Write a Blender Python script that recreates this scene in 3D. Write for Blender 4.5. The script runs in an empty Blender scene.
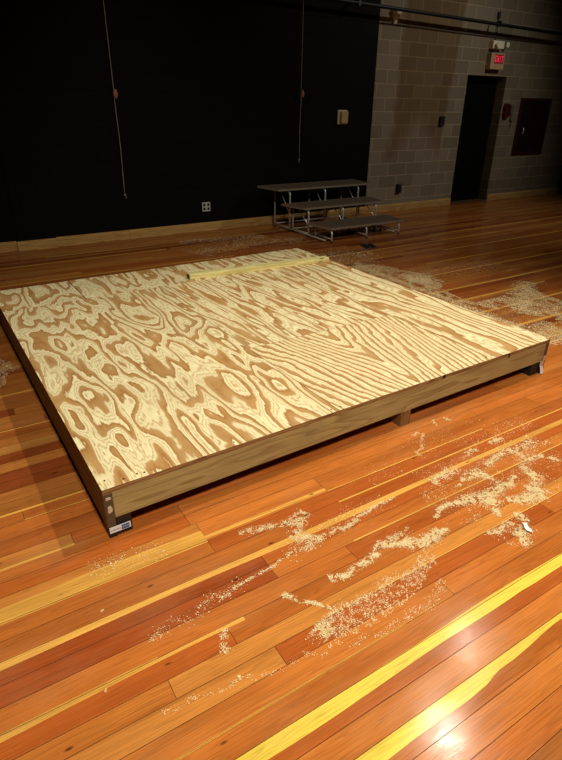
import bpy, bmesh, math, random
import numpy as np
from mathutils import Vector, Matrix
random.seed(7); rng = np.random.default_rng(11)
C = bpy.context.scene.collection
D = bpy.data

# ------------------------------------------------------------------ helpers
def lin(r, g, b):
    f = lambda c: (c/255)/12.92 if c/255 <= .04045 else (((c/255)+.055)/1.055)**2.4
    return (f(r), f(g), f(b), 1)

class NT:
    """tiny node-tree writer"""
    def __init__(s, name):
        s.m = D.materials.new(name); s.m.use_nodes = True
        s.t = s.m.node_tree; s.t.nodes.clear()
        s.out = s.t.nodes.new('ShaderNodeOutputMaterial')
        s.b = s.t.nodes.new('ShaderNodeBsdfPrincipled')
        s.t.links.new(s.b.outputs[0], s.out.inputs[0])
    def n(s, typ, **kw):
        nd = s.t.nodes.new('ShaderNode'+typ)
        for k, v in kw.items():
            if hasattr(nd, k): setattr(nd, k, v)
        return nd
    def put(s, sock, v):
        if isinstance(v, bpy.types.NodeSocket): s.t.links.new(v, sock)
        elif v is not None: sock.default_value = v
    def math(s, op, a, b=None, c=None, clamp=False):
        nd = s.t.nodes.new('ShaderNodeMath'); nd.operation = op; nd.use_clamp = clamp
        s.put(nd.inputs[0], a)
        if b is not None: s.put(nd.inputs[1], b)
        if c is not None: s.put(nd.inputs[2], c)
        return nd.outputs[0]
    def xyz(s, kind='Object'):
        tc = s.t.nodes.new('ShaderNodeTexCoord'); sp = s.t.nodes.new('ShaderNodeSeparateXYZ')
        s.t.links.new(tc.outputs[kind], sp.inputs[0]); return sp.outputs
    def comb(s, x, y, z):
        nd = s.t.nodes.new('ShaderNodeCombineXYZ')
        for i, v in enumerate((x, y, z)): s.put(nd.inputs[i], v)
        return nd.outputs[0]
    def noise(s, vec, scale=1., detail=2., rough=.5, dist=0.):
        nd = s.t.nodes.new('ShaderNodeTexNoise')
        s.put(nd.inputs['Vector'], vec)
        nd.inputs['Scale'].default_value = scale; nd.inputs['Detail'].default_value = detail
        nd.inputs['Roughness'].default_value = rough; nd.inputs['Distortion'].default_value = dist
        return nd.outputs[0]
    def ramp(s, fac, stops, interp='LINEAR'):
        nd = s.t.nodes.new('ShaderNodeValToRGB'); s.put(nd.inputs[0], fac)
        cr = nd.color_ramp; cr.interpolation = interp
        while len(cr.elements) < len(stops): cr.elements.new(.5)
        for e, (p, c) in zip(cr.elements, stops):
            e.position = p; e.color = c if not isinstance(c, (int, float)) else (c, c, c, 1)
        return nd.outputs[0]
    def mix(s, fac, a, b, mode='MIX'):
        nd = s.t.nodes.new('ShaderNodeMix'); nd.data_type = 'RGBA'; nd.blend_type = mode
        s.put(nd.inputs[0], fac); s.put(nd.inputs[6], a); s.put(nd.inputs[7], b)
        return nd.outputs[2]
    def bump(s, h, strength=.3, dist=.005):
        nd = s.t.nodes.new('ShaderNodeBump'); nd.inputs['Strength'].default_value = strength
        nd.inputs['Distance'].default_value = dist; s.put(nd.inputs['Height'], h)
        s.t.links.new(nd.outputs[0], s.b.inputs['Normal'])
    def set(s, col=None, rough=None, metal=None, spec=None):
        if col is not None: s.put(s.b.inputs['Base Color'], col)
        if rough is not None: s.put(s.b.inputs['Roughness'], rough)
        if metal is not None: s.b.inputs['Metallic'].default_value = metal
        if spec is not None: s.b.inputs['Specular IOR Level'].default_value = spec
        return s.m

def box(bm, a, b, M=None):
    """axis box from corner a to corner b, lightly usable with a matrix"""
    x0, y0, z0 = a; x1, y1, z1 = b
    vs = [bm.verts.new((M @ Vector(p)) if M else Vector(p)) for p in
          ((x0,y0,z0),(x1,y0,z0),(x1,y1,z0),(x0,y1,z0),(x0,y0,z1),(x1,y0,z1),(x1,y1,z1),(x0,y1,z1))]
    for f in ((0,3,2,1),(4,5,6,7),(0,1,5,4),(1,2,6,5),(2,3,7,6),(3,0,4,7)): bm.faces.new([vs[i] for i in f])
    return vs

def tube(bm, pts, r, seg=10, cap=True):
    pts = [Vector(p) for p in pts]; rings = []
    up = None
    for i, p in enumerate(pts):
        t = (pts[min(i+1, len(pts)-1)] - pts[max(i-1, 0)]).normalized()
        if up is None: up = Vector((0,0,1)) if abs(t.z) < .9 else Vector((1,0,0))
        u = (up - t*up.dot(t)).normalized(); w = t.cross(u); up = u
        rr = r[i] if isinstance(r, (list, tuple)) else r
        rings.append([bm.verts.new(p + (u*math.cos(a)+w*math.sin(a))*rr) for a in [2*math.pi*k/seg for k in range(seg)]])
    for A, B in zip(rings, rings[1:]):
        for k in range(seg): bm.faces.new((A[k], A[(k+1)%seg], B[(k+1)%seg], B[k]))
    if cap: bm.faces.new(rings[0][::-1]); bm.faces.new(rings[-1])

def disc(bm, c, r, h, axis='y', seg=20, r2=None):
    r2 = r if r2 is None else r2; c = Vector(c)
    A, B = [], []
    for k in range(seg):
        a = 2*math.pi*k/seg; ca, sa = math.cos(a), math.sin(a)
        if axis == 'y': p, q = Vector((ca*r, 0, sa*r)), Vector((ca*r2, -h, sa*r2))
        else: p, q = Vector((ca*r, sa*r, 0)), Vector((ca*r2, sa*r2, h))
        A.append(bm.verts.new(c+p)); B.append(bm.verts.new(c+q))
    for k in range(seg): bm.faces.new((A[k], A[(k+1)%seg], B[(k+1)%seg], B[k]))
    bm.faces.new(A[::-1]); bm.faces.new(B)

def obj(name, bm, mat, parent=None, bevel=0, smooth=False, loc=None):
    bmesh.ops.recalc_face_normals(bm, faces=bm.faces[:])
    me = D.meshes.new(name); bm.to_mesh(me); bm.free()
    o = D.objects.new(name, me); C.objects.link(o)
    if mat: me.materials.append(mat)
    if parent: o.parent = parent
    if loc: o.location = loc
    if smooth:
        for p in me.polygons: p.use_smooth = True
    if bevel:
        md = o.modifiers.new('bevel', 'BEVEL'); md.width = bevel; md.segments = 2; md.limit_method = 'ANGLE'
    return o

def boxes(name, lst, mat, parent=None, bevel=0, M=None, loc=None):
    bm = bmesh.new()
    for a, b in lst: box(bm, a, b, M)
    return obj(name, bm, mat, parent, bevel, loc=loc)

def thing(name, label, cat, loc=(0,0,0), rotz=0, group=None):
    o = D.objects.new(name, None); C.objects.link(o); o.location = loc; o.rotation_euler = (0,0,rotz)
    o.empty_display_size = .1
    return tag(o, label, cat, group)
def tag(o, label, cat, group=None, kind=None):
    o['label'] = label; o['category'] = cat
    if group: o['group'] = group
    if kind: o['kind'] = kind
    return o
def struct(o):
    o['kind'] = 'structure'; return o

def smooth_noise(x, y, seed=0):
    """cheap value noise for scattering"""
    xi, yi = np.floor(x).astype(int), np.floor(y).astype(int); fx, fy = x-xi, y-yi
    fx = fx*fx*(3-2*fx); fy = fy*fy*(3-2*fy)
    def h(a, b):
        v = np.sin(a*127.1+b*311.7+seed*74.7)*43758.5453; return v-np.floor(v)
    return (h(xi,yi)*(1-fx)+h(xi+1,yi)*fx)*(1-fy)+(h(xi,yi+1)*(1-fx)+h(xi+1,yi+1)*fx)*fy

# ------------------------------------------------------------------ materials
def plain(name, col, rough=.6, metal=0, spec=.5, var=0., scale=8.):
    t = NT(name)
    if var:
        x, y, z = t.xyz()
        n = t.noise(t.comb(x, y, z), scale, 3)
        c = t.mix(n, tuple(v*(1-var) for v in col[:3])+(1,), tuple(min(1, v*(1+var)) for v in col[:3])+(1,))
        return t.set(c, rough, metal, spec)
    return t.set(col, rough, metal, spec)

def mat_floor():
    t = NT('floorboards')
    at = t.n('Attribute'); at.attribute_name = 'bcol'
    ar = t.n('Attribute'); ar.attribute_name = 'brand'
    x, y, z = t.xyz(); r = ar.outputs['Fac']
    r50 = t.math('MULTIPLY', r, 57.)
    fine = t.noise(t.comb(t.math('MULTIPLY', x, 5.), t.math('MULTIPLY', y, 260.), r50), 1., 3, .6)
    mid = t.noise(t.comb(t.math('MULTIPLY', x, .9), t.math('MULTIPLY', y, 22.), r50), 1., 2, .55)
    rings = t.math('FRACT', t.math('MULTIPLY', mid, 13.))
    rings = t.ramp(rings, [(0, 1.04), (.6, .98), (.9, .78), (1, 1.)])
    broad = t.noise(t.comb(t.math('MULTIPLY', x, 1.3), t.math('MULTIPLY', y, 9.), t.math('ADD', r50, 9.)), 1., 2)
    c = t.mix(1., at.outputs['Color'], t.ramp(fine, [(.25, .72), (.55, 1.02), (.8, 1.16)]), 'MULTIPLY')
    c = t.mix(.8, c, rings, 'MULTIPLY')
    c = t.mix(1., c, t.ramp(broad, [(.25, (.74, .66, .6, 1)), (.5, (1, 1, 1, 1)), (.75, (1.16, 1.16, 1.1, 1))]), 'MULTIPLY')
    # little pitch pockets and knots
    vo = t.n('TexVoronoi'); vo.inputs['Scale'].default_value = 1.
    t.put(vo.inputs['Vector'], t.comb(t.math('MULTIPLY', x, 4.2), t.math('MULTIPLY', y, 11.), 3.3))
    kn = t.ramp(vo.outputs['Distance'], [(0, 0.), (.035, .15), (.075, 1.)])
    c = t.mix(t.math('SUBTRACT', 1., kn), c, lin(70, 28, 10))
    # thin worn / dusty haze
    hz = t.noise(t.comb(x, t.math('MULTIPLY', y, 2.), 2.), 1.7, 5, .62)
    hz = t.ramp(hz, [(.5, 0.), (.75, .16)])
    c = t.mix(hz, c, lin(205, 165, 120))
    ro = t.noise(t.comb(t.math('MULTIPLY', x, 2.5), t.math('MULTIPLY', y, 9.), 0.), 2., 4, .6)
    ro = t.ramp(ro, [(.3, .10), (.7, .22)])
    t.bump(t.math('ADD', t.math('MULTIPLY', fine, .5), t.noise(t.comb(t.math('MULTIPLY', x, 3.), t.math('MULTIPLY', y, 14.), r50), 1., 1)), .12, .002)
    return t.set(c, ro, 0, .1)

def mat_ply(name, kind, seed, lines=9., dx=0., cream=lin(250,238,188), tan=lin(198,147,84), xc=0., shear=0., yp=.0, fx=4.1, fy=1.0):
    """rotary-cut softwood face: contour bands of a stretched field, grain along local Y"""
    t = NT(name); x, y, z = t.xyz()
    xs = t.math('ADD', x, t.math('MULTIPLY', y, shear))
    v = t.comb(t.math('MULTIPLY', xs, fx), t.math('MULTIPLY', y, fy), seed)
    n1 = t.noise(v, 1., 2.2, .5, .35)
    n2 = t.noise(t.comb(t.math('MULTIPLY', xs, 13.), t.math('MULTIPLY', y, 4.2), seed+5), 1., 2., .5, .5)
    f = t.math('ADD', t.math('MULTIPLY', n1, lines), t.math('MULTIPLY', n2, .75))
    jag = t.noise(t.comb(t.math('MULTIPLY', x, 75.), t.math('MULTIPLY', y, 9.), seed+1), 1., 3., .65)
    f = t.math('ADD', f, t.math('MULTIPLY', jag, .30))
    if kind == 'cathedral':
        d = t.math('SUBTRACT', x, xc)
        q = t.math('SQRT', t.math('ADD', t.math('MULTIPLY', d, d), .0009))
        wob = t.noise(t.comb(t.math('MULTIPLY', x, 2.6), t.math('MULTIPLY', y, 1.1), seed+2), 1., 2., .5, .4)
        f = t.math('ADD', t.math('MULTIPLY', q, 21.), t.math('MULTIPLY', t.math('SUBTRACT', y, yp), -5.))
        f = t.math('ADD', f, t.math('ADD', t.math('MULTIPLY', wob, 4.5), t.math('MULTIPLY', jag, .35))); f = t.math('ADD', f, t.math('MULTIPLY', n2, 1.))
    if kind == 'lines':
        f = t.math('ADD', t.math('MULTIPLY', xs, 10.), t.math('ADD', t.math('MULTIPLY', n1, lines*.9), n2))
    fib = t.noise(t.comb(t.math('MULTIPLY', x, 240.), t.math('MULTIPLY', y, 12.), seed), 1., 2., .6)
    fj = t.math('ADD', f, t.math('MULTIPLY', fib, .16))
    fr = t.math('FRACT', fj)
    band = t.ramp(fr, [(0., 0.), (.13, 0.), (.17, .75), (.22, .1), (.34, .0), (.38, .8), (.43, .1), (.53, .15), (.60, .9), (.95, 1.), (1., .0)])
    # large areas where the tan latewood dominates
    area = t.noise(t.comb(t.math('MULTIPLY', x, 3.), t.math('MULTIPLY', y, 1.5), seed+11), 1., 2.)
    tan2 = t.mix(t.ramp(area, [(.35, 0.), (.65, 1.)]), tan, tuple(c*.86 for c in tan[:3])+(1,))
    c = t.mix(band, cream, tan2)
    edge = t.ramp(fr, [(.80, 0.), (.93, .45), (.975, .0)])
    c = t.mix(edge, c, lin(150, 98, 50))
    c = t.mix(1., c, t.ramp(fib, [(.3, .86), (.7, 1.08)]), 'MULTIPLY')
    gr = t.noise(t.comb(x, y, seed), 2.3, 4, .6)
    c = t.mix(t.ramp(gr, [(.48, 0.), (.8, .35)]), c, lin(196, 172, 128))
    vo = t.n('TexVoronoi'); vo.inputs['Scale'].default_value = 1.
    t.put(vo.inputs['Vector'], t.comb(t.math('MULTIPLY', x, 4.), t.math('MULTIPLY', y, 3.), seed))
    kn = t.ramp(vo.outputs['Distance'], [(0, 1.), (.018, .7), (.035, 0.)])
    c = t.mix(kn, c, lin(105, 62, 30))
    t.bump(fib, .15, .001)
    return t.set(c, .68, 0, .25)

def mat_lumber(name, base, dark, axis=0, seed=0., k=9.):
    t = NT(name); s = t.xyz(); L = s[axis]
    a, b = [s[i] for i in range(3) if i != axis]
    u = t.math('ADD', a, b)
    n = t.noise(t.comb(t.math('MULTIPLY', L, .9), t.math('MULTIPLY', b, 9.), t.math('ADD', t.math('MULTIPLY', a, 9.), seed)), 1., 2., .5, .3)
    fr = t.math('FRACT', t.math('MULTIPLY', n, k))
    band = t.ramp(fr, [(0, 0.), (.5, .25), (.9, 1.), (1, 0.)])
    fib = t.noise(t.comb(t.math('MULTIPLY', L, 8.), t.math('MULTIPLY', a, 190.), t.math('MULTIPLY', b, 190.)), 1., 3., .6)
    c = t.mix(band, base, dark)
    c = t.mix(1., c, t.ramp(fib, [(.3, .78), (.7, 1.12)]), 'MULTIPLY')
    st = t.noise(t.comb(s[0], s[1], s[2]), 3.1, 4, .6)
    c = t.mix(t.ramp(st, [(.5, 0.), (.8, .5)]), c, tuple(v*.55 for v in base[:3])+(1,))
    vo = t.n('TexVoronoi'); vo.inputs['Scale'].default_value = 1.
    t.put(vo.inputs['Vector'], t.comb(t.math('MULTIPLY', L, 2.4), t.math('MULTIPLY', a, 8.), t.math('ADD', t.math('MULTIPLY', b, 8.), seed)))
    kn = t.ramp(vo.outputs['Distance'], [(0, 1.), (.045, .8), (.085, 0.)])
    c = t.mix(kn, c, tuple(v*.25 for v in dark[:3])+(1,))
    t.bump(fib, .2, .001)
    return t.set(c, .7, 0, .25)

def mat_block(name, dark=False):
    t = NT(name); x, y, z = t.xyz()
    br = t.n('TexBrick'); t.put(br.inputs['Vector'], t.comb(t.math('ADD', x, .12), t.math('ADD', z, .0), 0.))
    br.offset = .5; br.inputs['Scale'].default_value = 1.
    br.inputs['Brick Width'].default_value = .405; br.inputs['Row Height'].default_value = .1985
    br.inputs['Mortar Size'].default_value = .008; br.inputs['Mortar Smooth'].default_value = .3
    br.inputs['Color1'].default_value = (1,1,1,1); br.inputs['Color2'].default_value = (0,0,0,1)
    br.inputs['Mortar'].default_value = (.5,.5,.5,1)
    n = t.noise(t.comb(x, y, z), 60., 4, .7); pit = t.ramp(n, [(.3, .8), (.6, 1.05)])
    big = t.noise(t.comb(x, y, z), 1.3, 3, .6)
    if dark:
        c = t.mix(br.outputs['Color'], lin(10,9,7), lin(13,11,9))
        c = t.mix(1., c, pit, 'MULTIPLY')
        lo = t.ramp(t.math('ADD', t.noise(t.comb(t.math('MULTIPLY', x, .8), 0., t.math('MULTIPLY', z, 3.)), 2.2, 3), 0.), [(.55, 0.), (.75, .5)])
        c = t.mix(lo, c, lin(20, 18, 15)); ro, sp = .7, .12
        c = t.mix(t.math('MULTIPLY', br.outputs['Fac'], .6), c, lin(5,5,4))
    else:
        c = t.mix(br.outputs['Color'], lin(128,116,96), lin(146,134,112))
        c = t.mix(1., c, pit, 'MULTIPLY')
        # browner patch between slanting edges, fading out low on the wall
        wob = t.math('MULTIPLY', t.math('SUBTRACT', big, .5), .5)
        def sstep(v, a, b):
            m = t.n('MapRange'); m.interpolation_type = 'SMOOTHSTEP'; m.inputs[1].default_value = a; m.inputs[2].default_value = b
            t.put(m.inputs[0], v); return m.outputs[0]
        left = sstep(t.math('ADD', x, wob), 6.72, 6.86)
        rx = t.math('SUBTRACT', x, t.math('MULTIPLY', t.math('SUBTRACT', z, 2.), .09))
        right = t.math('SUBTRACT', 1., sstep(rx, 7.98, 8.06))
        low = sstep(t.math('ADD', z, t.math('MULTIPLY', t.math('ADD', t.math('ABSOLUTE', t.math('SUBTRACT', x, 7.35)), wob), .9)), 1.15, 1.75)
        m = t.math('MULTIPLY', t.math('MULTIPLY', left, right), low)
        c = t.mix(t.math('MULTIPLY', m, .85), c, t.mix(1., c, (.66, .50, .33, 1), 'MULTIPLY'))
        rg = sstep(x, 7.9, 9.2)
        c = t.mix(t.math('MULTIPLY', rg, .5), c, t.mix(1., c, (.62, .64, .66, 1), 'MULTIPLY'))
        c = t.mix(br.outputs['Fac'], c, t.mix(1., c, (1.7, 1.66, 1.6, 1), 'MULTIPLY')); ro, sp = .8, .2
    hgt = t.math('SUBTRACT', t.math('MULTIPLY', n, .25), br.outputs['Fac'])
    t.bump(hgt, .5, .006)
    return t.set(c, ro, 0, sp)

M_floor = mat_floor()
M_gap = plain('gap_dark', lin(40,20,10), .9)
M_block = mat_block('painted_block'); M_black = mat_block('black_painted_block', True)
M_void = plain('dark_paint', lin(13,12,11), .8, var=.2)
M_ceil = plain('dark_ceiling', lin(26,24,22), .9, var=.2)
M_base = mat_lumber('baseboard_wood', lin(204,164,98), lin(174,128,68), 0, 2.)
M_tread = plain('treated_face', lin(150,120,74), .7, var=.2)
M_front = mat_lumber('weathered_board', lin(180,158,104), lin(150,124,76), 0, 1., 7.)
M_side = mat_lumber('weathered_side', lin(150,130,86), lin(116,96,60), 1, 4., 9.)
M_joist = mat_lumber('joist', lin(130,100,60), lin(90,66,38), 0, 6.)
M_plyedge = mat_lumber('ply_edge', lin(168,128,78), lin(112,76,42), 0, 3., 20.)
M_beam = mat_lumber('pale_lumber', lin(236,226,158), lin(212,196,122), 0, 8., 6.)
M_end = plain('end_grain', lin(92,70,44), .85, var=.35, scale=60.)
M_foot = plain('black_block', lin(26,24,22), .6, var=.3, scale=30)
M_footwood = mat_lumber('scrap_wood', lin(146,106,62), lin(104,72,40), 2, 5., 7.)
M_steel = plain('zinc_steel', lin(214,204,190), .4, .4, .5, var=.2, scale=40)
M_white = plain('white_card', lin(236,236,232), .6)
M_blue = plain('blue_ink', lin(38,92,160), .5)
M_inkgray = plain('grey_ink', lin(150,156,160), .6)
M_chrome = plain('chrome', lin(226,223,216), .3, .45)
M_deck = plain('brown_carpet_deck', lin(104,84,66), .8, var=.25, scale=120)
M_deckedge = plain('deck_edge_trim', lin(170,156,136), .4, .4)
M_rubber = plain('rubber', lin(20,20,20), .8)
M_ivory = plain('ivory_plastic', lin(214,200,160), .5)
M_plate = plain('white_plate', lin(200,204,200), .4)
M_hole = plain('socket_dark', lin(14,14,14), .7)
M_cord = plain('grey_cord', lin(176,170,156), .8)
M_wood_tog = plain('wooden_toggle', lin(176,122,88), .6, var=.2, scale=40)
M_pipe = plain('black_pipe', lin(12,12,12), .5)
M_cream = plain('cream_metal', lin(232,226,200), .5)
M_lens = plain('lamp_lens', lin(236,230,205), .15)
M_red = plain('dark_red_metal', lin(58,14,13), .5, var=.15)
M_maroon = plain('maroon_door', lin(34,9,8), .5, var=.2)
M_redbell = plain('red_alarm', lin(84,14,14), .5)
M_iron = plain('iron_plate', lin(38,38,34), .5, .6, var=.2)
def mat_emit(name, col, s):
    t = NT(name); t.set(col, .6)
    t.b.inputs['Emission Color'].default_value = col; t.b.inputs['Emission Strength'].default_value = s
    return t.m
M_exitpanel = mat_emit('exit_panel', lin(150,20,34), .10)
M_exitletter = mat_emit('exit_letters', lin(255,60,84), .55)
def mat_dust():
    t = NT('sawdust_grains'); at = t.n('Attribute'); at.attribute_name = 'g'
    return t.set(t.ramp(at.outputs['Fac'], [(0, lin(222,182,118)), (.5, lin(242,220,164)), (1, lin(252,242,204))]), .9, 0, .1)
M_dust = mat_dust()

# ------------------------------------------------------------------ floor (one mesh, one face strip per board)
WY = 7.4348                                   # face of the back wall
def floor():
    edges = [.385,.468,.554,.6395,.725,.815,.898,.983,1.063,1.137,1.226,1.312,1.39,1.478,1.56,1.64,1.76,1.835,1.915,1.98,2.075,2.165,2.25]
    e = [edges[0]]
    while e[0] > -2.6: e.insert(0, e[0]-.0835)
    edges = e[:-1] + edges
    while edges[-1] < WY+.15: edges.append(edges[-1]+.0835)
    O = {'o': lin(199,115,50), 'r': lin(189,100,42), 'd': lin(164,78,34), 'l': lin(213,137,64), 'b': lin(190,108,48), 'p': lin(206,123,54)}
    SAP = lin(246,212,84); SAP2 = lin(232,172,80)
    def near(a, v): return abs(a-v) < .006
    spec = {  # lower edge Y : (joints, colours), sap = [(from, to, side, thickness fn)]
      .385: ([], 'p'), .468: ([1.9], 'pl'), .554: ([], 'r'), .6395: ([1.95], 'po'), .725: ([2.2], 'ro'), .815: ([2.0], 'op'),
      .898: ([1.35], 'po'), .983: ([.654, 2.1], 'lro'), 1.063: ([.30, 2.7], 'plo'), 1.137: ([.55, 2.3], 'ror'), 1.226: ([1.15], 'or'),
      1.312: ([.82, 2.6], 'dop'), 1.39: ([.82, 1.9], 'drr'), 1.478: ([1.0, 3.3], 'bro'), 1.56: ([.67, 2.4], 'brb'), 1.64: ([.67, 1.30], 'lpo'),
      1.76: ([.646, 2.5], 'roo'), 1.835: ([.646], 'oo'), 1.915: ([.187, 2.9], 'lrp'), 1.98: ([1.8], 'bo'), 2.075: ([], 'o'), 2.165: ([.034, 2.2], 'bbo')}
    sap = {  # lower edge Y : x0, x1, function x -> (ylo, yhi)
      .554: [(-1, 2.6, lambda x: (.589+.003*math.sin(9*x)+.025*(3*max(0,min(1,(x-1.12)/.14))**2-2*max(0,min(1,(x-1.12)/.14))**3)+(.005*math.sin(13*x) if x > 1.2 else .005*math.sin(13*x)*max(0,min(1,(x-1.0)/.2))), .6395))],
      .725: [(-1, 3.2, lambda x: (.768+.01*max(0, min(1, (x-.9)/.3))*(1 if x < 1.6 else .5)+.003*math.sin(8*x), .815))],
      .815: [(-1, 1.1, lambda x: (.8965, .898)), (.9, 2.3, lambda x: (.815, .815+.012*max(0, 1-abs(x-1.5)/.5)))],
      .898: [(.2, 1.3, lambda x: (.898, .901))],
      1.137: [(-1, .62, lambda x: (1.208+.004*math.sin(5*x), 1.226))],
      1.226: [(-1, .30, lambda x: (1.226, 1.232))],
      1.39: [(-1, 6, lambda x: (1.447+.004*math.sin(4*x), 1.478))],
      1.478: [(1.3, 4.0, lambda x: (1.549, 1.56))],
      1.56: [(-1, .67, lambda x: (1.632, 1.64))],
      1.64: [(-1, .67, lambda x: (1.64, 1.712+.006*math.sin(6*x))), (.67, 1.30, lambda x: (1.652, 1.672)), (1.3, 2.4, lambda x: (1.64, 1.648))],
      1.835: [(-1, .187, lambda x: (1.900, 1.915))],
      2.165: [(.034, .6, lambda x: (2.165, 2.171)), (-1, 5, lambda x: (2.236, 2.25))],
      1.063: [(1.1, 2.6, lambda x: (1.063, 1.069))],
      1.312: [(1.2, 3.0, lambda x: (1.312, 1.322))],
    }
    farsap = [(2.99,.016,-2,1.2),(3.44,.014,-2,1.4),(5.28,.03,3.9,9),(4.06,.035,4.0,9),(3.59,.035,3.6,8),(3.30,.03,3.6,5.39),(2.97,.035,3.5,6.5),(4.85,.025,5.5,10),(5.6,.035,6,11),
              (6.3,.02,4.5,8),(5.9,.03,-2,3),(6.6,.035,-2,2.4),(2.6,.03,3.6,6),(2.3,.02,3.5,5.5),(6.9,.03,1,5),(4.45,.02,4.8,9),(2.75,.02,4.0,7)]
    V, F, CO, RA = [], [], [], []
    def quadstrip(xs, lo, hi, col, r):
        i0 = len(V)
        for x in xs: V.append((x, lo(x), 0)); V.append((x, hi(x), 0))
        for k in range(len(xs)-1):
            a = i0+2*k; F.append((a, a+2, a+3, a+1)); CO.append(col); RA.append(r)
    X0, X1 = -3.0, 11.9; g = .0009
    R = random.Random(21)
    for j, (y0, y1) in enumerate(zip(edges, edges[1:])):
        if y0 > WY+.1: break
        sp = next((v for k, v in spec.items() if near(k, y0)), None)
        if sp:
            xs = [X0]+list(sp[0]); cols = list(sp[1])
            while xs[-1] < X1-3.5: xs.append(xs[-1]+R.uniform(1.6, 3.8)); cols.append(R.choice('orpb'))
            xs.append(X1)
            while len(cols) < len(xs)-1: cols.append(R.choice('orpb'))
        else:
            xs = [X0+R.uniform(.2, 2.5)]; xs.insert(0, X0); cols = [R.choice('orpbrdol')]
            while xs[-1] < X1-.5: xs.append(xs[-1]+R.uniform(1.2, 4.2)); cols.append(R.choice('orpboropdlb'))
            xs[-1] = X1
        mysap = next((v for k, v in sap.items() if near(k, y0)), None) or []
        if not sp:
            for (fy, th, a, b) in farsap:
                if y0 <= fy < y1:
                    hi = min(fy+th, y1); mysap.append((a, b, (lambda x, fy=fy, hi=hi: (max(fy, y0)+.003*math.sin(3*x+fy*9), hi))))
        for a, b, cc in zip(xs, xs[1:], cols):
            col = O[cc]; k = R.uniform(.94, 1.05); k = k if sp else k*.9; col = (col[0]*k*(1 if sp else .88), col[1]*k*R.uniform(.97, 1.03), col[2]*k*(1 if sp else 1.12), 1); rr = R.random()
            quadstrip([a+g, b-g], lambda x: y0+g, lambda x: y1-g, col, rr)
        for a, b, fn in mysap:
            n = max(2, int((b-a)/.08)); px = [a+(b-a)*i/n for i in range(n+1)]
            i0 = len(V); rr = R.random()
            for x in px:
                l, h = fn(x); l = max(l, y0+g); h = min(h, y1-g)
                if h-l < .001: h = l+.001
                V.append((x, l, .0004)); V.append((x, h, .0004))
            for k in range(n):
                q = i0+2*k; F.append((q, q+2, q+3, q+1)); CO.append(SAP if y0 < .85 else SAP2); RA.append(rr)
    nb = len(F)
    i0 = len(V)
    V += [(X0, edges[0], -.003), (X1, edges[0], -.003), (X1, WY+.2, -.003), (X0, WY+.2, -.003),
          (X0, edges[0], -.06), (X1, edges[0], -.06), (X1, WY+.2, -.06), (X0, WY+.2, -.06)]
    for f in ((0,1,2,3),(4,7,6,5),(0,4,5,1),(1,5,6,2),(2,6,7,3),(3,7,4,0)): F.append(tuple(i0+k for k in f)); CO.append((.02,.01,.005,1)); RA.append(0)
    me = D.meshes.new('floor'); me.from_pydata(V, [], F)
    a = me.attributes.new('bcol', 'FLOAT_COLOR', 'FACE'); a.data.foreach_set('color', np.array(CO, 'f').ravel())
    a = me.attributes.new('brand', 'FLOAT', 'FACE'); a.data.foreach_set('value', np.array(RA, 'f'))
    me.materials.append(M_floor); me.materials.append(M_gap)
    for p in me.polygons[nb:]: p.material_index = 1
    o = D.objects.new('floor', me); C.objects.link(o); struct(o)
    return edges[0]
YF = floor()

# ------------------------------------------------------------------ room shell
HC = 6.0; XL, XR = -3.0, 11.75; DX0, DX1, DZ, DD = 8.40, 9.43, 2.175, .19; T = .28
struct(boxes('wall_back', [((XL, WY, 0), (6.315, WY+T, HC))], M_black))
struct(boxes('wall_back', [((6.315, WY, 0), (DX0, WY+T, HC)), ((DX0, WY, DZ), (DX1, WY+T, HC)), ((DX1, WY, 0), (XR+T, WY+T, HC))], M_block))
struct(boxes('door_1', [((DX0, WY+DD, 0), (DX1, WY+T-.02, DZ))], plain('black_door', lin(6,6,5), .8, spec=.1)))
struct(boxes('wall_left', [((XL-T, YF, 0), (XL, WY+T, HC))], M_void))
struct(boxes('wall_right', [((XR, YF, 0), (XR+T, WY, HC))], M_void))
struct(boxes('wall_front', [((XL-T, YF-T, 0), (XR+T, YF, HC))], M_void))
struct(boxes('ceiling', [((XL-T, YF-T, HC), (XR+T, WY+T, HC+.1))], M_ceil))
# painted pilaster with its own wrapped baseboard
struct(boxes('wall_back_pilaster', [((.80, WY-.045, .112), (1.225, WY, HC))], M_black))
def base(x0, x1, out, name='baseboard_back'):
    # a moulded section swept along the wall: flat face with eased top
    bm = bmesh.new(); y = WY-out
    prof = [(0,0),(-.024,0),(-.024,.088),(-.019,.105),(-.010,.115),(0,.118)]
    A = [bm.verts.new((x0, y+p, q)) for p, q in prof]; B = [bm.verts.new((x1, y+p, q)) for p, q in prof]
    n = len(prof)
    for k in range(n): bm.faces.new((A[k], A[(k+1)%n], B[(k+1)%n], B[k]))
    bm.faces.new(A); bm.faces.new(B[::-1])
    o = obj(name, bm, M_base); struct(o)
base(XL, .775, 0); base(.776, 1.245, .045); base(1.247, 2.19, 0); base(2.193, 6.0, 0); base(6.003, DX0-.01, 0); base(DX1+.01, XR, 0)
bm = bmesh.new(); box(bm, (DX0, WY+.001, 0), (DX1, WY+DD, .012)); struct(obj('trim_1', bm, plain('door_threshold', lin(90,66,44), .6)))

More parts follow.
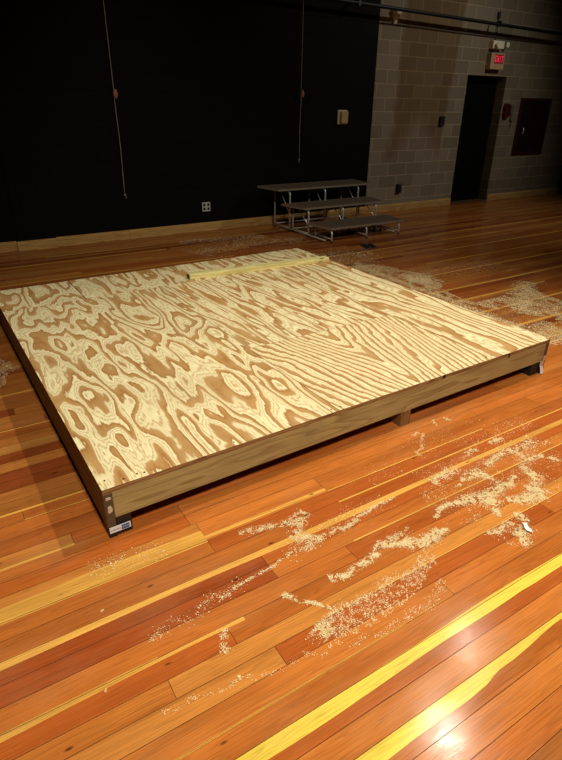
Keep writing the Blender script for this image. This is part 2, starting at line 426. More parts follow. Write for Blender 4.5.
# ------------------------------------------------------------------ the platform
W, L = 3.048, 3.04; H = .2527; TP = .024; ZB = .095; YAW = math.radians(1.3285)
plat = thing('stage_platform', 'low square plywood-topped wooden stage platform raised on short blocks', 'platform', (.3199, 1.8605, 0), YAW)
zt = H-TP
def sheet(x0, y0, x1, y1, mat, dz=0.):
    g = .0012
    o = boxes('plywood_sheet', [((x0+g, y0+g, zt), (x1-g, y1-g, H+dz))], mat, plat, .0012)
    o.data.materials.append(M_plyedge)
    for p in o.data.polygons:
        if abs(p.normal.z) < .5: p.material_index = 1
    return o
s1, s2 = 1.221, 2.44; tb = 2.47
sheet(0, 0, s1, tb, mat_ply('ply_left', 'flame', 3.1, 9.5))
sheet(s1, 0, s2, .93, mat_ply('ply_middle_front', 'cathedral', 7.7, xc=1.80, yp=0.))
sheet(s1, .93, s2, tb, mat_ply('ply_middle_back', 'flame', 12.4, 9., shear=.05, fx=5.4, fy=.75))
sheet(s2, 0, W, tb, mat_ply('ply_right', 'lines', 21.9, 7., fx=3., fy=.7))
sheet(0, tb, .61, L, mat_ply('ply_back_a', 'flame', 31.3, 7.), -.001)
sheet(.613, tb, .95, L, mat_ply('ply_back_b', 'flame', 35.2, 6.))
sheet(.95, tb, s2+.0, L, mat_ply('ply_back_c', 'flame', 42.6, 7.), -.001)
sheet(s2, tb, W, L, mat_ply('ply_back_d', 'lines', 47., 6.))
BT = .038
z1 = zt-.0005
boxes('front_board', [((BT+.001, .002, ZB), (W-BT-.001, .002+BT, z1))], M_front, plat, .003)
boxes('back_board', [((BT+.001, L-BT, ZB), (W-BT-.001, L-.002, z1))], M_front, plat, .003)
for xx in (0.002, W-BT-.002):
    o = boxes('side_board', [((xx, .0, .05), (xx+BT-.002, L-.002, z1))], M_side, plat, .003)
    o.data.materials.append(M_end)
    for p in o.data.polygons:
        if abs(p.normal.y) > .5: p.material_index = 1
for k in range(1, 6):
    xx = k*.508-BT/2
    boxes('joist', [((xx, BT+.004, ZB), (xx+BT, L-BT-.002, z1))], M_side, plat)
# feet
def foot(x, y, w, d, mat, h=ZB-.001):
    return boxes('foot', [((x, y, 0), (x+w, y+d, h))], mat, plat, .003)
f0 = foot(BT+.002, .006, .066, .09, M_foot); f0['label'] = 'black corner foot with a white and blue sticker'
# sticker on the front face of the corner foot
st = boxes('sticker', [((.006, -.0035, .026), (.096, -.0015, .056))], M_white, plat); st['label'] = 'white and blue sticker'
boxes('sticker_print', [((.056, -.0042, .029), (.090, -.0036, .053))], M_blue, st)
bm = bmesh.new()
for i in range(7): box(bm, (.011+i*.006, -.0042, .036), (.011+i*.006+.004, -.0036, .036+random.uniform(.006, .010)))
for i in range(3): box(bm, (.060+i*.010, -.0046, .037), (.060+i*.010+.007, -.0043, .046))
obj('sticker_lettering', bm, M_inkgray, st)
boxes('foot', [((.003, .001, 0), (BT, .09, .049))], M_foot, plat, .002)
foot(1.665+.02, .003, .075, .09, M_footwood)['label'] = 'pale scrap-wood foot under the middle of the front board'
f3 = foot(W-BT-.095, .012, .09, .09, M_foot)
boxes('foot', [((W-BT, .001, 0), (W-.003, .09, .049))], M_foot, plat, .002)
for fx in (.5, 1.5, 2.6):
    for fy in (1.45, L-.12): foot(fx, fy, .09, .09, M_footwood)
foot(BT+.002, L-.13, .09, .09, M_foot); foot(W-BT-.095, L-.13, .09, .09, M_foot); foot(BT+.002, 1.4, .09, .09, M_foot); foot(W-BT-.095, 1.4, .09, .09, M_foot)
# torn white tag on the right corner
bm = bmesh.new()
vs = [bm.verts.new(p) for p in ((W-.055,-.004,.06),(W-.030,-.007,.062),(W-.022,-.010,.035),(W-.018,-.014,.006),(W-.046,-.012,.002),(W-.050,-.008,.03))]
bm.faces.new(vs); r = bmesh.ops.extrude_face_region(bm, geom=bm.faces[:]); bmesh.ops.translate(bm, verts=[v for v in r['geom'] if isinstance(v, bmesh.types.BMVert)], vec=(0, .0015, 0))
obj('paper_tag', bm, M_white, plat)['label'] = 'crumpled white tag'
boxes('corner_bracket', [((W-.062, -.002, .06), (W-.02, .0, .098)), ((W-.036, -.002, .1), (W-.012, 0, .135))], M_steel, plat)
# split, torn metal bits in the left end grain
for (cx, cz, w, h) in ((.020, .205, .022, .012), (.021, .150, .020, .034)):
    bm = bmesh.new()
    pts = [(-.5,-.4),(-.1,-.55),(.45,-.35),(.5,.2),(.15,.5),(-.4,.42)]
    A = [bm.verts.new((cx+p*w, -.0035-random.uniform(0, .003), cz+q*h)) for p, q in pts]; B = [bm.verts.new((cx+p*w, .0005, cz+q*h)) for p, q in pts]
    bm.faces.new(A)
    for k in range(6): bm.faces.new((A[k], A[(k+1)%6], B[(k+1)%6], B[k]))
    obj('metal_staple', bm, M_steel, plat)['label'] = 'torn metal fixing in the board end'
# countersunk screws near edges of the top
bm0 = None
for (sx, sy) in [(.10,.03),(.16,.035),(.19,.028),(.03,.06),(1.19,.03),(1.25,.03),(2.41,.03),(2.47,.035),(2.98,.03),(.03,1.2),(.03,2.3),(.62,.03),(1.8,.03),(3.02,1.3),(3.02,2.4)]:
    bm = bmesh.new(); disc(bm, (sx, sy, H), .0048, .0008, 'z', 10); 
    obj('screw', bm, M_hole, plat)
# knot hole gap in the ply edge of the front right
boxes('edge_gap', [((1.99, -.0012, zt+.002), (2.012, .0005, H-.001))], M_hole, plat)
boxes('edge_gap', [((2.60, -.0012, zt-.01), (2.612, .0005, H-.004))], M_hole, plat)

# loose 2x4 lying near the far edge
bx = thing('lumber_beam', 'pale squared timber lying on the plywood near the platform far edge', 'beam', (1.797, 4.418, H), math.atan2(-.0957, 1.446))
b = boxes('timber', [((0, 0, .0005), (1.46, .080, .046))], M_beam, bx, .003)
boxes('end_grain', [((-.0012, .004, .004), (.0, .076, .043))], M_end, bx)

# ------------------------------------------------------------------ choral riser
ris = thing('choral_riser', 'three-tier folding choral riser with dark decks and chrome legs by the wall', 'riser', (5.0, 6.5, 0))
def tier(z, yf, yb, xf0, xf1, xb0, xb1, legx):
    ox, oy = 5.0, 6.5
    P = [(xf0-ox, yf-oy), (xf1-ox, yf-oy), (xb1-ox, yb-oy), (xb0-ox, yb-oy)]
    bm = bmesh.new(); th = .022
    A = [bm.verts.new((p[0], p[1], z-th)) for p in P]; B = [bm.verts.new((p[0], p[1], z-.001)) for p in P]
    for k in range(4): bm.faces.new((A[k], A[(k+1)%4], B[(k+1)%4], B[k]))
    bm.faces.new(A[::-1]); bm.faces.new(B)
    d = obj('deck', bm, M_deck, ris, .003)
    bm = bmesh.new()          # metal trim wrapped round the deck edge
    for k in range(4):
        p, q = Vector(P[k]+(0,)), Vector(P[(k+1)%4]+(0,)); u = (q-p).normalized(); nrm = Vector((u.y, -u.x, 0))
        for zz0, zz1, in ((z-th-.002, z+.001),):
            a = [p-u*.002, q+u*.002, q+u*.002+nrm*.005, p-u*.002+nrm*.005]
            lo = [bm.verts.new((v.x, v.y, zz0)) for v in a]; hi = [bm.verts.new((v.x, v.y, zz1)) for v in a]
            for m in range(4): bm.faces.new((lo[m], lo[(m+1)%4], hi[(m+1)%4], hi[m]))
            bm.faces.new(lo[::-1]); bm.faces.new(hi)
    obj('edge_trim', bm, M_deckedge, d)
    r = .0125
    for lx in legx:
        x = lx-ox; zf = z-th-.014; y0 = yf-oy+.015; y1 = yb-oy-.05
        bm = bmesh.new()      # cane-shaped front leg curling back under the deck
        pts = [(x, y0+.20, zf), (x, y0+.07, zf)]
        for a in range(1, 7):
            an = a/6*math.pi/2; pts.append((x, y0+.055-.055*math.sin(an), zf-.055+.055*math.cos(an)))
        pts.append((x, y0-.004, .012))
        tube(bm, pts, r, 10); lg = obj('leg', bm, M_chrome, ris, smooth=True)
        bm = bmesh.new(); disc(bm, (x, y0-.004, 0), .016, .022, 'z', 12); obj('rubber_foot', bm, M_rubber, lg)
        bm = bmesh.new(); tube(bm, [(x, y1, zf+.012), (x, y1, .012)], r*.9, 10); lg = obj('leg', bm, M_chrome, ris, smooth=True)
        bm = bmesh.new(); disc(bm, (x, y1, 0), .015, .022, 'z', 12); obj('rubber_foot', bm, M_rubber, lg)
        bm = bmesh.new(); tube(bm, [(x, y0+.004, .05), (x, y1-.005, .05)], .009, 8); obj('rail', bm, M_steel, ris, smooth=True)
    bm = bmesh.new(); x = legx[0]-ox
    tube(bm, [(legx[0]-ox+.02, yb-oy-.05, .05), (legx[-1]-ox-.02, yb-oy-.05, .05)], .009, 8); obj('rail', bm, M_steel, ris, smooth=True)
    if z > .3:
        for lx in legx:
            bm = bmesh.new(); tube(bm, [(lx-ox, yf-oy+.02, z*.42), (lx-ox, yf-oy+.30, z-th-.012)], .007, 8); obj('brace', bm, M_chrome, ris, smooth=True)
tier(.20, 5.87, 6.32, 4.43, 5.71, 4.34, 5.78, (4.46, 5.06, 5.66))
tier(.40, 6.33, 6.79, 4.31, 5.72, 4.22, 5.80, (4.39, 4.99, 5.60))
tier(.60, 6.77, 7.25, 4.16, 5.82, 4.09, 5.88, (4.36, 4.98, 5.60))
for x in (-.62, .62):
    bm = bmesh.new(); tube(bm, [(x, -.58, .035), (x, .70, .035)], .010, 8); obj('base_rail', bm, M_steel, ris, smooth=True)

# ------------------------------------------------------------------ things on the wall and floor
def receptacle(name, label, cx, cz, w, h, plate, quad=True):
    t = thing(name, label, 'outlet', (cx, WY, cz))
    boxes('cover_plate', [((-w/2, -.008, -h/2), (w/2, -.0005, h/2))], plate, t, .002)
    cols = (-.25, .25) if quad else (0,)
    for sx in cols:
        for sz in (-.22, .22):
            boxes('socket', [((sx*w-w*.14, -.0105, sz*h-h*.15), (sx*w+w*.14, -.0081, sz*h+h*.15))], M_hole, t, .001)
receptacle('wall_outlet', 'white four-socket wall outlet low on the black wall', 3.345, .335, .125, .125, M_plate)
t = thing('wall_outlet', 'dark outlet box low on the block wall right of the riser', 'outlet', (7.03, WY, .375))
M_brown = plain('dark_brown_box', lin(46,38,30), .5)
boxes('box', [((-.05, -.045, -.075), (.05, -.0005, .075))], M_brown, t, .006)
boxes('cover_flap', [((-.042, -.055, -.06), (.03, -.046, .06))], M_hole, t, .004)
bm = bmesh.new(); disc(bm, (.052, -.02, .03), .012, .03, 'y', 12); obj('knob', bm, M_steel, t)
t = thing('wall_switch', 'small black switch box at mid height on the block wall', 'switch', (7.884, WY, 1.446))
boxes('box', [((-.055, -.04, -.075), (.055, -.0005, .075))], M_hole, t, .004)
boxes('toggle', [((-.01, -.055, -.02), (.01, -.041, .02))], M_brown, t, .002)
t = thing('thermostat_box', 'ivory wall-mounted control box on the black wall', 'control box', (5.70, WY, 1.505))
boxes('housing', [((-.09, -.03, -.10), (.085, -.0005, .10))], M_ivory, t, .005)
boxes('cover', [((-.045, -.06, -.085), (.085, -.031, .08))], plain('tan_cover', lin(196,166,112), .5), t, .005)

def cord(name, label, x, zend, ztog, s):
    t = thing(name, label, 'cord', (x, WY-.06, 0), group='pull cords')
    bm = bmesh.new(); pts = []
    for i in range(40):
        f = i/39; z = HC-.002-(HC-.002-zend)*f
        pts.append((.004*math.sin(f*9+s)+(.012*math.sin(f*30+s) if z < ztog else 0)*.4, 0, z))
    tube(bm, pts, .0035, 6); x0, _, z0 = pts[-1]
    tube(bm, [(x0, 0, z0), (x0+.018*(1 if s < 1 else -1), -.004, z0-.022), (x0+.01, 0, z0-.05)], .0035, 6)
    obj('line', bm, M_cord, t, smooth=True)
    bm = bmesh.new(); n = 12   # turned toggle the cord is wound on
    tube(bm, [(.014, -.012, ztog+.055-.11*k/n) for k in range(n+1)], [.004+.026*math.sin(math.pi*k/n)**.7 for k in range(n+1)], 12)
    obj('toggle', bm, M_wood_tog, t, smooth=True)
    bm = bmesh.new(); tube(bm, [(x0-.01, 0, z0-.002), (x0+.012, 0, z0+.008)], .008, 8); obj('knot', bm, M_cord, t, smooth=True)
cord('hanging_cord', 'long thin hanging cord with wooden toggle, left on the black wall', 2.172, .58, 1.757, 0)
cord('hanging_cord', 'thin hanging cord with toggle above the riser, ending higher up', 4.895, .92, 1.809, 2)

# batten pipe
t = thing('batten_pipe', 'long black horizontal pipe high in front of the back wall', 'pipe', (0, 0, 0))
k = (WY-.22)/WY; 
def pp(x, z): return (x*k, WY-.22, 1.65+(z-1.65)*k)
bm = bmesh.new(); tube(bm, [pp(3.2, 3.05), pp(5.56, 3.005), pp(10.8, 2.925), pp(12.05, 2.905)], .026, 14); obj('pipe', bm, M_pipe, t, smooth=True)
for x, z in ((5.9, 2.99), (9.0, 2.95)):
    px, py, pz = pp(x, z); bm = bmesh.new()
    box(bm, (px-.012, py, pz+.02), (px+.012, WY-.0005, pz+.045)); box(bm, (px-.02, py-.03, pz-.03), (px+.02, py+.03, pz+.05))
    obj('clamp', bm, M_pipe, t)
# pale wedge bracket under the pipe
bm = bmesh.new()
A = [bm.verts.new(p) for p in ((6.545, WY-.0005, 2.99), (6.66, WY-.0005, 2.99), (6.62, WY-.0005, 2.79), (6.585, WY-.0005, 2.79))]
B = [bm.verts.new(p) for p in ((6.545, WY-.14, 2.99), (6.66, WY-.14, 2.99), (6.62, WY-.03, 2.79), (6.585, WY-.03, 2.79))]
for q in range(4): bm.faces.new((A[q], A[(q+1)%4], B[(q+1)%4], B[q]))
bm.faces.new(A); bm.faces.new(B[::-1])
tag(obj('wedge_bracket', bm, M_cream), 'pale tapered bracket on the block wall beneath the black pipe', 'bracket')
# brown tube in place of the shadow the pipe throws on the wall
bm = bmesh.new(); tube(bm, [(6.33, WY-.012, 2.785), (11.74, WY-.012, 2.735)], .011, 10)
tag(obj('pipe_shadow', bm, plain('pipe_shadow_brown', lin(70,56,42), .6), smooth=True), 'thin brown tube standing in for the black pipe shadow on the block wall above the exit sign', 'pipe_shadow')

# emergency light
t = thing('emergency_light', 'cream twin-head emergency light above the exit sign', 'light', (8.99, WY, 2.64))
boxes('housing', [((-.17, -.09, -.055), (.12, -.0005, .065))], M_cream, t, .008)
for sx, dx in ((-.09, 0), (.20, .05)):
    bm = bmesh.new(); disc(bm, (sx, -.09 if sx < 0 else -.05, .0 if sx < 0 else .015), .026, .05, 'y', 20, .045)
    o = obj('lamp_head', bm, M_cream, t)
    bm = bmesh.new(); disc(bm, (sx, -.1405 if sx < 0 else -.1005, .0 if sx < 0 else .015), .040, .003, 'y', 20); obj('lens', bm, M_lens, o)
bm = bmesh.new(); tube(bm, [(.11, -.03, .01), (.20, -.045, .015)], .012, 8); obj('arm', bm, M_cream, t)
bm = bmesh.new(); tube(bm, [(-.06, -.032, .064), (-.06, -.032, .40)], .009, 8); o = obj('wire_conduit', bm, M_brown, t)
boxes('junction_cap', [((-.085, -.04, .40), (-.035, -.0005, .49))], M_brown, t, .005)
# exit sign
t = thing('exit_sign', 'lit red EXIT sign above the dark doorway', 'sign', (8.985, WY, 2.395))
boxes('housing', [((-.175, -.10, -.125), (.18, -.0005, .125))], plain('sign_housing', lin(196,164,128), .5), t, .006)
pn = boxes('face_panel', [((-.085, -.104, -.035), (.145, -.1005, .105))], M_exitpanel, t, .002)
LET = {'E': [((0,0),(.25,1)),((.25,0),(1,.17)),((.25,.42),(.85,.58)),((.25,.83),(1,1))],
       'I': [((.36,0),(.64,1))], 'T': [((0,.82),(1,1)),((.37,0),(.63,.82))]}
bm = bmesh.new(); lw, lh = .042, .095
for i, ch in enumerate('EXIT'):
    ox, oz = -.076+i*.055, -.012
    if ch == 'X':
        for s in (1, -1):
            a, b_ = (0, lw) if s > 0 else (lw, 0); w = .011
            vs = [(ox+a-w*.5, oz), (ox+a+w*.5, oz), (ox+b_+w*.5, oz+lh), (ox+b_-w*.5, oz+lh)]
            lo = [bm.verts.new((p, -.1065, q)) for p, q in vs]; hi = [bm.verts.new((p, -.1042, q)) for p, q in vs]
            bm.faces.new(lo); bm.faces.new(hi[::-1])
            for m in range(4): bm.faces.new((lo[m], lo[(m+1)%4], hi[(m+1)%4], hi[m]))
    else:
        for (a, c), (b_, d) in LET[ch]: box(bm, (ox+a*lw, -.1065, oz+c*lh), (ox+b_*lw, -.1042, oz+d*lh))
obj('exit_lettering', bm, M_exitletter, pn)

# red alarm device
t = thing('fire_alarm', 'dark red fire alarm device right of the doorway', 'alarm', (9.55, WY, 1.62))
bm = bmesh.new(); n = 24; prof = []
for k2 in range(n):
    a = 2*math.pi*k2/n; prof.append((.085*math.copysign(abs(math.cos(a))**.6, math.cos(a)), .125*math.copysign(abs(math.sin(a))**.6, math.sin(a))))
A = [bm.verts.new((p, -.0005, q)) for p, q in prof]; B = [bm.verts.new((p*.9, -.07, q*.92)) for p, q in prof]
for k2 in range(n): bm.faces.new((A[k2], A[(k2+1)%n], B[(k2+1)%n], B[k2]))
bm.faces.new(A[::-1]); bm.faces.new(B); obj('body', bm, M_redbell, t)
bm = bmesh.new(); disc(bm, (0, -.0705, -.03), .045, .012, 'y', 20, .035); obj('sounder', bm, M_maroon, t)
boxes('strobe', [((-.035, -.085, .045), (.035, -.0705, .085))], M_red, t, .004)
t = thing('junction_box', 'small grey junction box between the alarm and the maroon cabinet', 'junction box', (9.755, WY, 1.52))
M_gbox = plain('grey_box', lin(120,112,98), .5)
boxes('box', [((-.045, -.04, -.07), (.045, -.0005, .07))], M_gbox, t, .005)
for za, zb in ((.068, .2), (-.2, -.068)):
    bm = bmesh.new(); tube(bm, [(0, -.018, za), (0, -.018, zb)], .009, 8); obj('conduit_stub', bm, M_gbox, t)
# maroon cabinet
t = thing('fire_hose_cabinet', 'dark maroon metal wall cabinet right of the doorway', 'cabinet', (10.405, WY, 1.34))
fw, fh = .46, .50
boxes('frame', [((-fw, -.035, -fh), (-fw+.05, -.0005, fh)), ((fw-.05, -.035, -fh), (fw, -.0005, fh)), ((-fw+.05, -.035, fh-.05), (fw-.05, -.0005, fh)), ((-fw+.05, -.035, -fh), (fw-.05, -.0005, -fh+.05))], M_red, t, .004)
dr = boxes('door', [((-fw+.052, -.024, -fh+.052), (fw-.052, -.001, fh-.052))], M_maroon, t, .003)
boxes('door_panel', [((-fw+.12, -.030, -fh+.12), (fw-.12, -.0245, .22)), ((-fw+.12, -.030, .27), (fw-.12, -.0245, fh-.1))], M_maroon, dr, .004)
bm = bmesh.new(); tube(bm, [(-.29, -.024, -.02), (-.29, -.06, -.03), (-.29, -.06, -.12), (-.29, -.024, -.13)], .011, 8); obj('handle', bm, M_chrome, dr, smooth=True)

# floor plate
t = thing('floor_plate', 'small dark metal floor plate in front of the riser', 'floor plate', (4.785, 5.50, 0))
bm = bmesh.new()
vs = [(-.06,.127),(.128,.104),(.054,-.125),(-.136,-.109)]
lo = [bm.verts.new((x, y, .0006)) for x, y in vs]; hi = [bm.verts.new((x*.97, y*.97, .005)) for x, y in vs]
for m in range(4): bm.faces.new((lo[m], lo[(m+1)%4], hi[(m+1)%4], hi[m]))
bm.faces.new(hi); bm.faces.new(lo[::-1]); obj('plate', bm, M_iron, t)
for a, c in ((.03, .07), (-.04, -.07)):
    bm = bmesh.new(); disc(bm, (a, c, .005), .009, .0015, 'z', 10); obj('bolt', bm, M_steel, t)

# paper scrap and chips
bm = bmesh.new(); n = 8
top = [[bm.verts.new((-.028+.056*i/n, -.012+.024*j, .006+.004*math.sin(i*.9+j*2)+.004*j)) for i in range(n+1)] for j in range(2)]
for i in range(n): bm.faces.new((top[0][i], top[0][i+1], top[1][i+1], top[1][i]))
r = bmesh.ops.extrude_face_region(bm, geom=bm.faces[:]); bmesh.ops.translate(bm, verts=[v for v in r['geom'] if isinstance(v, bmesh.types.BMVert)], vec=(0, 0, .0012))
o = tag(obj('paper_scrap', bm, M_white), 'small curled white paper scrap lying on the sawdust', 'paper'); o.location = (1.898, .985, .0); o.rotation_euler = (0, 0, math.radians(62))
for (x, y, a, lab) in ((.193, 1.51, .4, 'tiny pale wood chip on an orange floorboard nearer the platform'), (.12, 1.203, 1.1, 'tiny pale wood chip just beyond the nearest yellow floor strip')):
    bm = bmesh.new(); vs = [(-.008,-.003),(.007,-.0045),(.009,.002),(-.004,.005)]
    lo = [bm.verts.new((p, q, .0006)) for p, q in vs]; hi = [bm.verts.new((p*.8, q*.8, .004)) for p, q in vs]
    for m in range(4): bm.faces.new((lo[m], lo[(m+1)%4], hi[(m+1)%4], hi[m]))
    bm.faces.new(hi); bm.faces.new(lo[::-1])
    o = tag(obj('wood_chip', bm, M_dust), lab, 'wood chip', 'loose wood chips'); o.location = (x, y, 0); o.rotation_euler = (0, 0, a)

# ------------------------------------------------------------------ sawdust (uncountable grains)
def grains(name, label, P, size, zmax=.003):
    P = np.asarray(P, float); n = len(P)
    s = size*rng.lognormal(0, .35, n); an = rng.uniform(0, 2*math.pi, n); el = rng.uniform(.5, 1., n)
    tx, ty = rng.normal(0, .12, n), rng.normal(0, .12, n); z = .0012+rng.random(n)**2*zmax
    V = np.zeros((n, 4, 3)); ca, sa = np.cos(an), np.sin(an)
    for k, (a, b) in enumerate(((-.5,-.5),(.5,-.4),(.45,.5),(-.5,.4))):
        dx, dy = a*s, b*s*el
        V[:, k, 0] = P[:, 0]+dx*ca-dy*sa; V[:, k, 1] = P[:, 1]+dx*sa+dy*ca; V[:, k, 2] = z+dx*tx+dy*ty
    me = D.meshes.new(name); me.vertices.add(4*n); me.vertices.foreach_set('co', V.ravel())
    me.loops.add(4*n); me.loops.foreach_set('vertex_index', np.arange(4*n)); me.polygons.add(n)
    me.polygons.foreach_set('loop_start', np.arange(n)*4); me.polygons.foreach_set('loop_total', np.full(n, 4)); me.update()
    at = me.attributes.new('g', 'FLOAT', 'FACE'); at.data.foreach_set('value', rng.random(n).astype('f'))
    me.materials.append(M_dust); o = D.objects.new(name, me); C.objects.link(o)
    return tag(o, label, 'sawdust', kind='stuff')
def streak(pts, w, n, clump=1., freq=60.):
    n = int(n*2.0)
    """grains around a polyline, w = width (scalar or per vertex)"""
    p = np.array(pts, float); w = np.full(len(p), w, float) if np.isscalar(w) else np.array(w, float)
    seg = np.linalg.norm(np.diff(p, axis=0), axis=1); wt = seg*(w[1:]+w[:-1]); k = rng.choice(len(seg), n*2, p=wt/wt.sum()); f = rng.random(n*2)
    c = p[k]+(p[k+1]-p[k])*f[:, None]; ww = w[k]+(w[k+1]-w[k])*f
    t = (p[k+1]-p[k])/seg[k][:, None]; nn = np.stack([-t[:, 1], t[:, 0]], 1)
    wob = (smooth_noise(c[:, 0]*18, c[:, 1]*18, 3)-.5)*.03
    q = c+nn*(rng.normal(0, 1, n*2)*ww*.5+wob)[:, None]+rng.normal(0, .002, (n*2, 2))
    m = smooth_noise(q[:, 0]*freq, q[:, 1]*freq*1.6, 5)*.65+smooth_noise(q[:, 0]*freq*2.3, q[:, 1]*freq*3, 8)*.35
    keep = m > .30+.28*clump*rng.random(n*2)
    return q[keep][:n]
def inpoly(P, poly):
    x, y = P[:, 0], P[:, 1]; r = np.zeros(len(P), bool); n = len(poly)
    for i in range(n):
        x0, y0 = poly[i]; x1, y1 = poly[(i+1) % n]
        c = ((y0 > y) != (y1 > y)) & (x < (x1-x0)*(y-y0)/((y1-y0) if abs(y1-y0) > 1e-9 else 1e-9)+x0); r ^= c
    return r
def patch(poly, n, freq=30., thr=.4, ang=0., anis=1.):
    n = int(n*1.6)
    a = np.array(poly); lo, hi = a.min(0), a.max(0); P = lo+(hi-lo)*rng.random((n*4, 2)); P = P[inpoly(P, poly)]
    m = smooth_noise(P[:, 0]*freq, P[:, 1]*freq*anis, 2)*.6+smooth_noise(P[:, 0]*freq*2.7, P[:, 1]*freq*anis*2.7, 6)*.4
    return P[m > thr*(.7+.6*rng.random(len(P)))][:n]
G = .0023
s1_ = [(.56,1.344),(.619,1.346),(.703,1.355),(.76,1.366),(.839,1.374),(.937,1.389),(1.032,1.393),(1.157,1.398),(1.298,1.416),(1.42,1.433),(1.548,1.433)]
grains('sawdust', 'long thin sawdust streak in front of the middle platform foot', np.vstack([
    streak(s1_, [.004,.005,.007,.008,.007,.008,.022,.012,.02,.012,.008], 1500, 1.0),
    streak([(.3,1.30),(.56,1.344),(.7,1.36)], .03, 260, 1.2), streak([(.9,1.40),(1.5,1.46)], .06, 350, 1.2)]), G)
grains('sawdust', 'branching sawdust smudge just beyond the long thin streak', np.vstack([
    streak([(.80,1.60),(.917,1.582),(1.042,1.552),(1.093,1.574),(1.12,1.576)], .022, 700), streak([(1.12,1.576),(1.06,1.524),(.988,1.451)], .03, 700),
    streak([(.988,1.451),(1.058,1.448),(1.064,1.405)], .03, 500)]), G)
grains('sawdust', 'curving thick-ended sawdust streak at mid right foreground', np.vstack([
    streak([(.988,1.202),(1.026,1.193),(1.094,1.193),(1.206,1.212),(1.256,1.227),(1.316,1.222)], [.02,.02,.016,.018,.022,.022], 1500, .9),
    streak([(1.316,1.222),(1.385,1.212),(1.416,1.170),(1.487,1.155),(1.567,1.165),(1.60,1.168)], [.018,.03,.034,.034,.022,.008], 3000, .5),
    streak([(1.33,1.255),(1.46,1.25)], .02, 200)]), G)
grains('sawdust', 'short bent sawdust line left of the speckled patch', streak([(.800,1.24),(.823,1.181),(.871,1.144),(.915,1.094)], [.014,.009,.009,.009], 520, .6), G)
p4 = [(.815,1.05),(.919,1.079),(1.098,1.057),(1.166,1.081),(1.276,1.069),(1.419,1.099),(1.372,1.039),(1.273,.99),(1.151,.963),(1.051,.952),(.943,.951),(.844,.979)]
grains('sawdust', 'wide speckled sawdust patch with ragged edges in the foreground', np.vstack([
    patch(p4, 2300, 70, .47), streak([(.815,1.05),(.919,1.079),(1.098,1.057),(1.166,1.081),(1.276,1.069),(1.419,1.10),(1.385,1.05)], .018, 750),
    streak([(.82,1.06),(.845,1.0)], .05, 400), streak([(1.36,.985),(1.247,.917),(1.109,.915),(.979,.918),(.758,.968),(.549,1.008),(.25,1.05)], [.02,.026,.018,.012,.01,.01,.012], 520, 1.2)]), G*.92)
grains('sawdust', 'faint small sawdust smear on the floor left of centre', streak([(.53,1.215),(.52,1.185),(.515,1.157),(.505,1.12)], .018, 170, 1.), G)
grains('sawdust', 'thick wishbone-shaped sawdust heap in the right foreground', np.vstack([
    streak([(1.60,1.25),(1.659,1.265),(1.743,1.266),(1.802,1.258),(1.873,1.23),(1.943,1.199),(1.90,1.163),(1.867,1.096)], [.01,.012,.018,.028,.045,.05,.02,.01], 3300, .5),
    streak([(1.93,1.21),(1.963,1.23),(2.045,1.237),(2.141,1.238),(2.184,1.248)], [.04,.04,.03,.02,.015], 1200, 1.)]), G*1.05)
grains('sawdust', 'oval sawdust heap nearest the right edge of the floor', streak([(1.99,1.16),(2.043,1.130),(2.097,1.118),(2.172,1.112),(2.196,1.135),(2.137,1.150)], [.02,.034,.04,.045,.035,.03], 2300, .5), G*1.1)
grains('sawdust', 'scattered sawdust swirls between the platform and the heaps', np.vstack([
    streak([(2.20,1.16),(2.249,1.173),(2.29,1.209),(2.242,1.225)], .03, 600), streak([(2.242,1.225),(2.314,1.307),(2.371,1.381),(2.38,1.43)], .03, 700, 1.2),
    streak([(1.86,1.34),(1.925,1.367),(2.009,1.376),(2.062,1.357),(2.06,1.309),(2.049,1.269)], [.012,.015,.04,.035,.02,.015], 1100),
    streak([(1.78,1.42),(1.83,1.435),(1.888,1.448),(1.934,1.458),(1.943,1.416)], .032, 800, 1.2), streak([(2.12,1.395),(2.158,1.413),(2.227,1.412),(2.312,1.415)], .025, 700, .9),
    streak([(2.312,1.415),(2.435,1.412),(2.539,1.409)], .028, 500, 1.2), streak([(2.357,1.308),(2.444,1.31),(2.48,1.275),(2.479,1.223)], .02, 500, .8), streak([(2.36,1.35),(2.60,1.39)], .05, 260, 1.2),
    streak([(2.10,1.512),(2.2,1.512)], .018, 160), streak([(2.31,1.53),(2.378,1.534),(2.415,1.512)], .02, 380), streak([(2.2,1.56),(2.7,1.56)], .08, 300, 1.2),
    patch([(1.6,1.15),(2.5,1.05),(2.75,1.45),(1.7,1.55)], 1500, 22, .55)]), G*1.1)
grains('sawdust', 'loose sawdust clump around the white paper scrap', np.vstack([
    streak([(1.72,1.05),(1.759,1.051),(1.824,1.049),(1.881,1.053)], [.01,.014,.02,.014], 500, 1.), streak([(1.934,1.08),(1.956,1.057),(1.93,1.024)], .02, 500, .9),
    streak([(1.90,1.01),(1.85,.975),(1.831,.963),(1.839,.932),(1.80,.94)], .028, 800, .9), patch([(1.7,1.06),(1.95,1.08),(1.93,.94),(1.78,.9)], 300, 50, .5)]), G)
grains('sawdust', 'faint sawdust wisps just in front of the platform front board', np.vstack([
    streak([(1.995,1.80),(2.053,1.79),(2.006,1.711),(1.896,1.663),(1.901,1.606)], .012, 300, 1.2), streak([(2.233,1.86),(2.191,1.80)], .01, 90), streak([(2.304,1.85),(2.309,1.80)], .02, 80),
    patch([(1.5,1.55),(2.6,1.6),(2.5,1.78),(1.6,1.8)], 260, 12, .55), streak([(.2,1.72),(.5,1.69)], .06, 220, 1.3)]), G)
lp = [(.02,4.10),(.165,4.07),(.223,3.963),(.264,3.834),(.172,3.755),(.15,3.63),(.10,3.56),(-.05,3.5),(-.2,3.8)]
grains('sawdust', 'sawdust spot on the floor left of the platform', patch(lp, 2200, 26, .45), .0038)
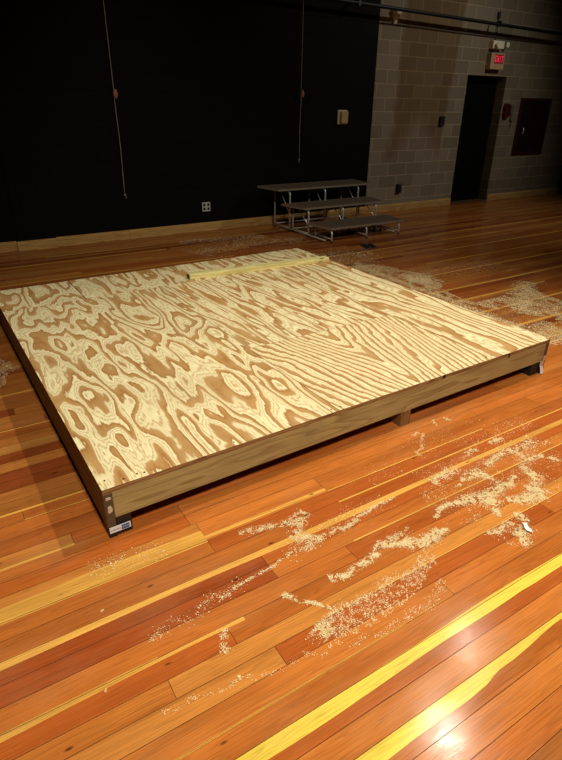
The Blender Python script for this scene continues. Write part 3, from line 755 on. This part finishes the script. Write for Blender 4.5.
fp = [(3.39,4.95),(4.22,4.76),(4.37,4.461),(4.407,4.269),(4.50,4.1),(4.44,3.85),(4.218,3.687),(4.15,3.4),(4.16,3.2),(4.491,3.2),(5.1,3.36),(4.95,2.959),(4.95,2.7),(4.3,2.30),(3.98,2.12),(3.75,2.3),(3.45,2.6)]
red = [(4.03,4.10),(4.14,3.97),(3.99,3.45),(4.17,3.0),(4.40,2.80),(4.33,2.58),(4.12,2.56),(3.9,2.9),(3.8,3.4),(3.92,4.05)]
Pf = patch(fp, 40000, 11, .42, anis=.8); Pf = Pf[~(inpoly(Pf, red) & (rng.random(len(Pf)) < .93))]
grains('sawdust', 'broad drift of sawdust on the floor behind the platform right edge', np.vstack([
    Pf, streak([(3.93,2.3),(3.98,2.9),(4.0,3.5),(4.02,4.1),(4.08,4.9)], .07, 5200, .8),
    streak([(4.15,4.1),(4.35,3.95)], .16, 1500), streak([(4.3,2.75),(4.9,3.2),(5.2,3.4)], .12, 3000), streak([(3.3,5.2),(4.4,4.9)], .3, 1500, 1.2), streak([(4.4,4.2),(5.6,4.0)], .25, 900, 1.3)]), .0044)
grains('sawdust', 'faint dusting of sawdust, also standing in for floor sheen, between platform and riser', np.vstack([  # pale grains behind the platform also stand in for streaky floor reflections
    streak([(2.6,6.2),(3.1,6.35),(3.9,6.45),(4.2,6.2)], .3, 1500, 1.4), streak([(2.7,6.9),(3.9,6.7)], .16, 900, 1.4), streak([(3.6,5.4),(4.6,5.2)], .25, 900, 1.3)]), .0065)

# ------------------------------------------------------------------ lights
def spot(name, loc, tgt, power, col, size, blend, rad):
    l = D.lights.new(name, 'SPOT'); l.energy = power; l.color = col; l.spot_size = math.radians(size); l.spot_blend = blend; l.shadow_soft_size = rad
    o = D.objects.new(name, l); C.objects.link(o); o.location = loc
    o.rotation_euler = (Vector(tgt)-Vector(loc)).to_track_quat('-Z', 'Y').to_euler(); return o
WARM = (1., .92, .77)
spot('stage_or_fill_light', (3.45, 2.05, 4.45), (1.9, 1.6, 0), 430, WARM, 108, 1., .06)
spot('stage_or_fill_light', (4.55, 2.70, 4.5), (2.7, 2.4, 0), 190, WARM, 108, 1., .08)
spot('stage_or_fill_light', (.4, -1.5, 4.9), (1.5, 2.0, 0), 1150, WARM, 78, 1., .3)  # unseen lamp assumed overhead, set behind the camera as added fill for platform
spot('wall_fill', (8.9, 2.6, 5.2), (7.3, 7.4, .8), 330, (1., .95, .84), 78, 1., .12)  # unseen lamp, side set by the sign shadow, added to brighten block wall
spot('wall_fill', (2.4, 4.8, 3.6), (2.6, 7.8, .2), 55, (1., .9, .74), 80, 1., .12)  # unseen fill added to brighten the baseboard and floor at the back
w = D.worlds.new('world'); bpy.context.scene.world = w; w.use_nodes = True
w.node_tree.nodes['Background'].inputs[0].default_value = (.9, .85, .75, 1); w.node_tree.nodes['Background'].inputs[1].default_value = .012

# ------------------------------------------------------------------ camera
cam = D.cameras.new('camera'); co = D.objects.new('camera', cam); C.objects.link(co)
Fv = Vector((.47579, .76007, -.44261)); Rv = Vector((.85063, -.52563, .01177)); Uv = Rv.cross(Fv).normalized()
Rv = Fv.cross(Uv).normalized()
M3 = Matrix((Rv, Uv, -Fv.normalized())).transposed()
co.matrix_world = Matrix.Translation((0, 0, 1.6506)) @ M3.to_4x4()
cam.sensor_fit = 'VERTICAL'; cam.sensor_height = 36; cam.sensor_width = 36; cam.lens = 543.19*36/760; cam.shift_y = -6/760; cam.clip_start = .05
bpy.context.scene.camera = co
vs = bpy.context.scene.view_settings; vs.view_transform = 'Standard'; vs.look = 'None'; vs.exposure = 0; vs.gamma = 1
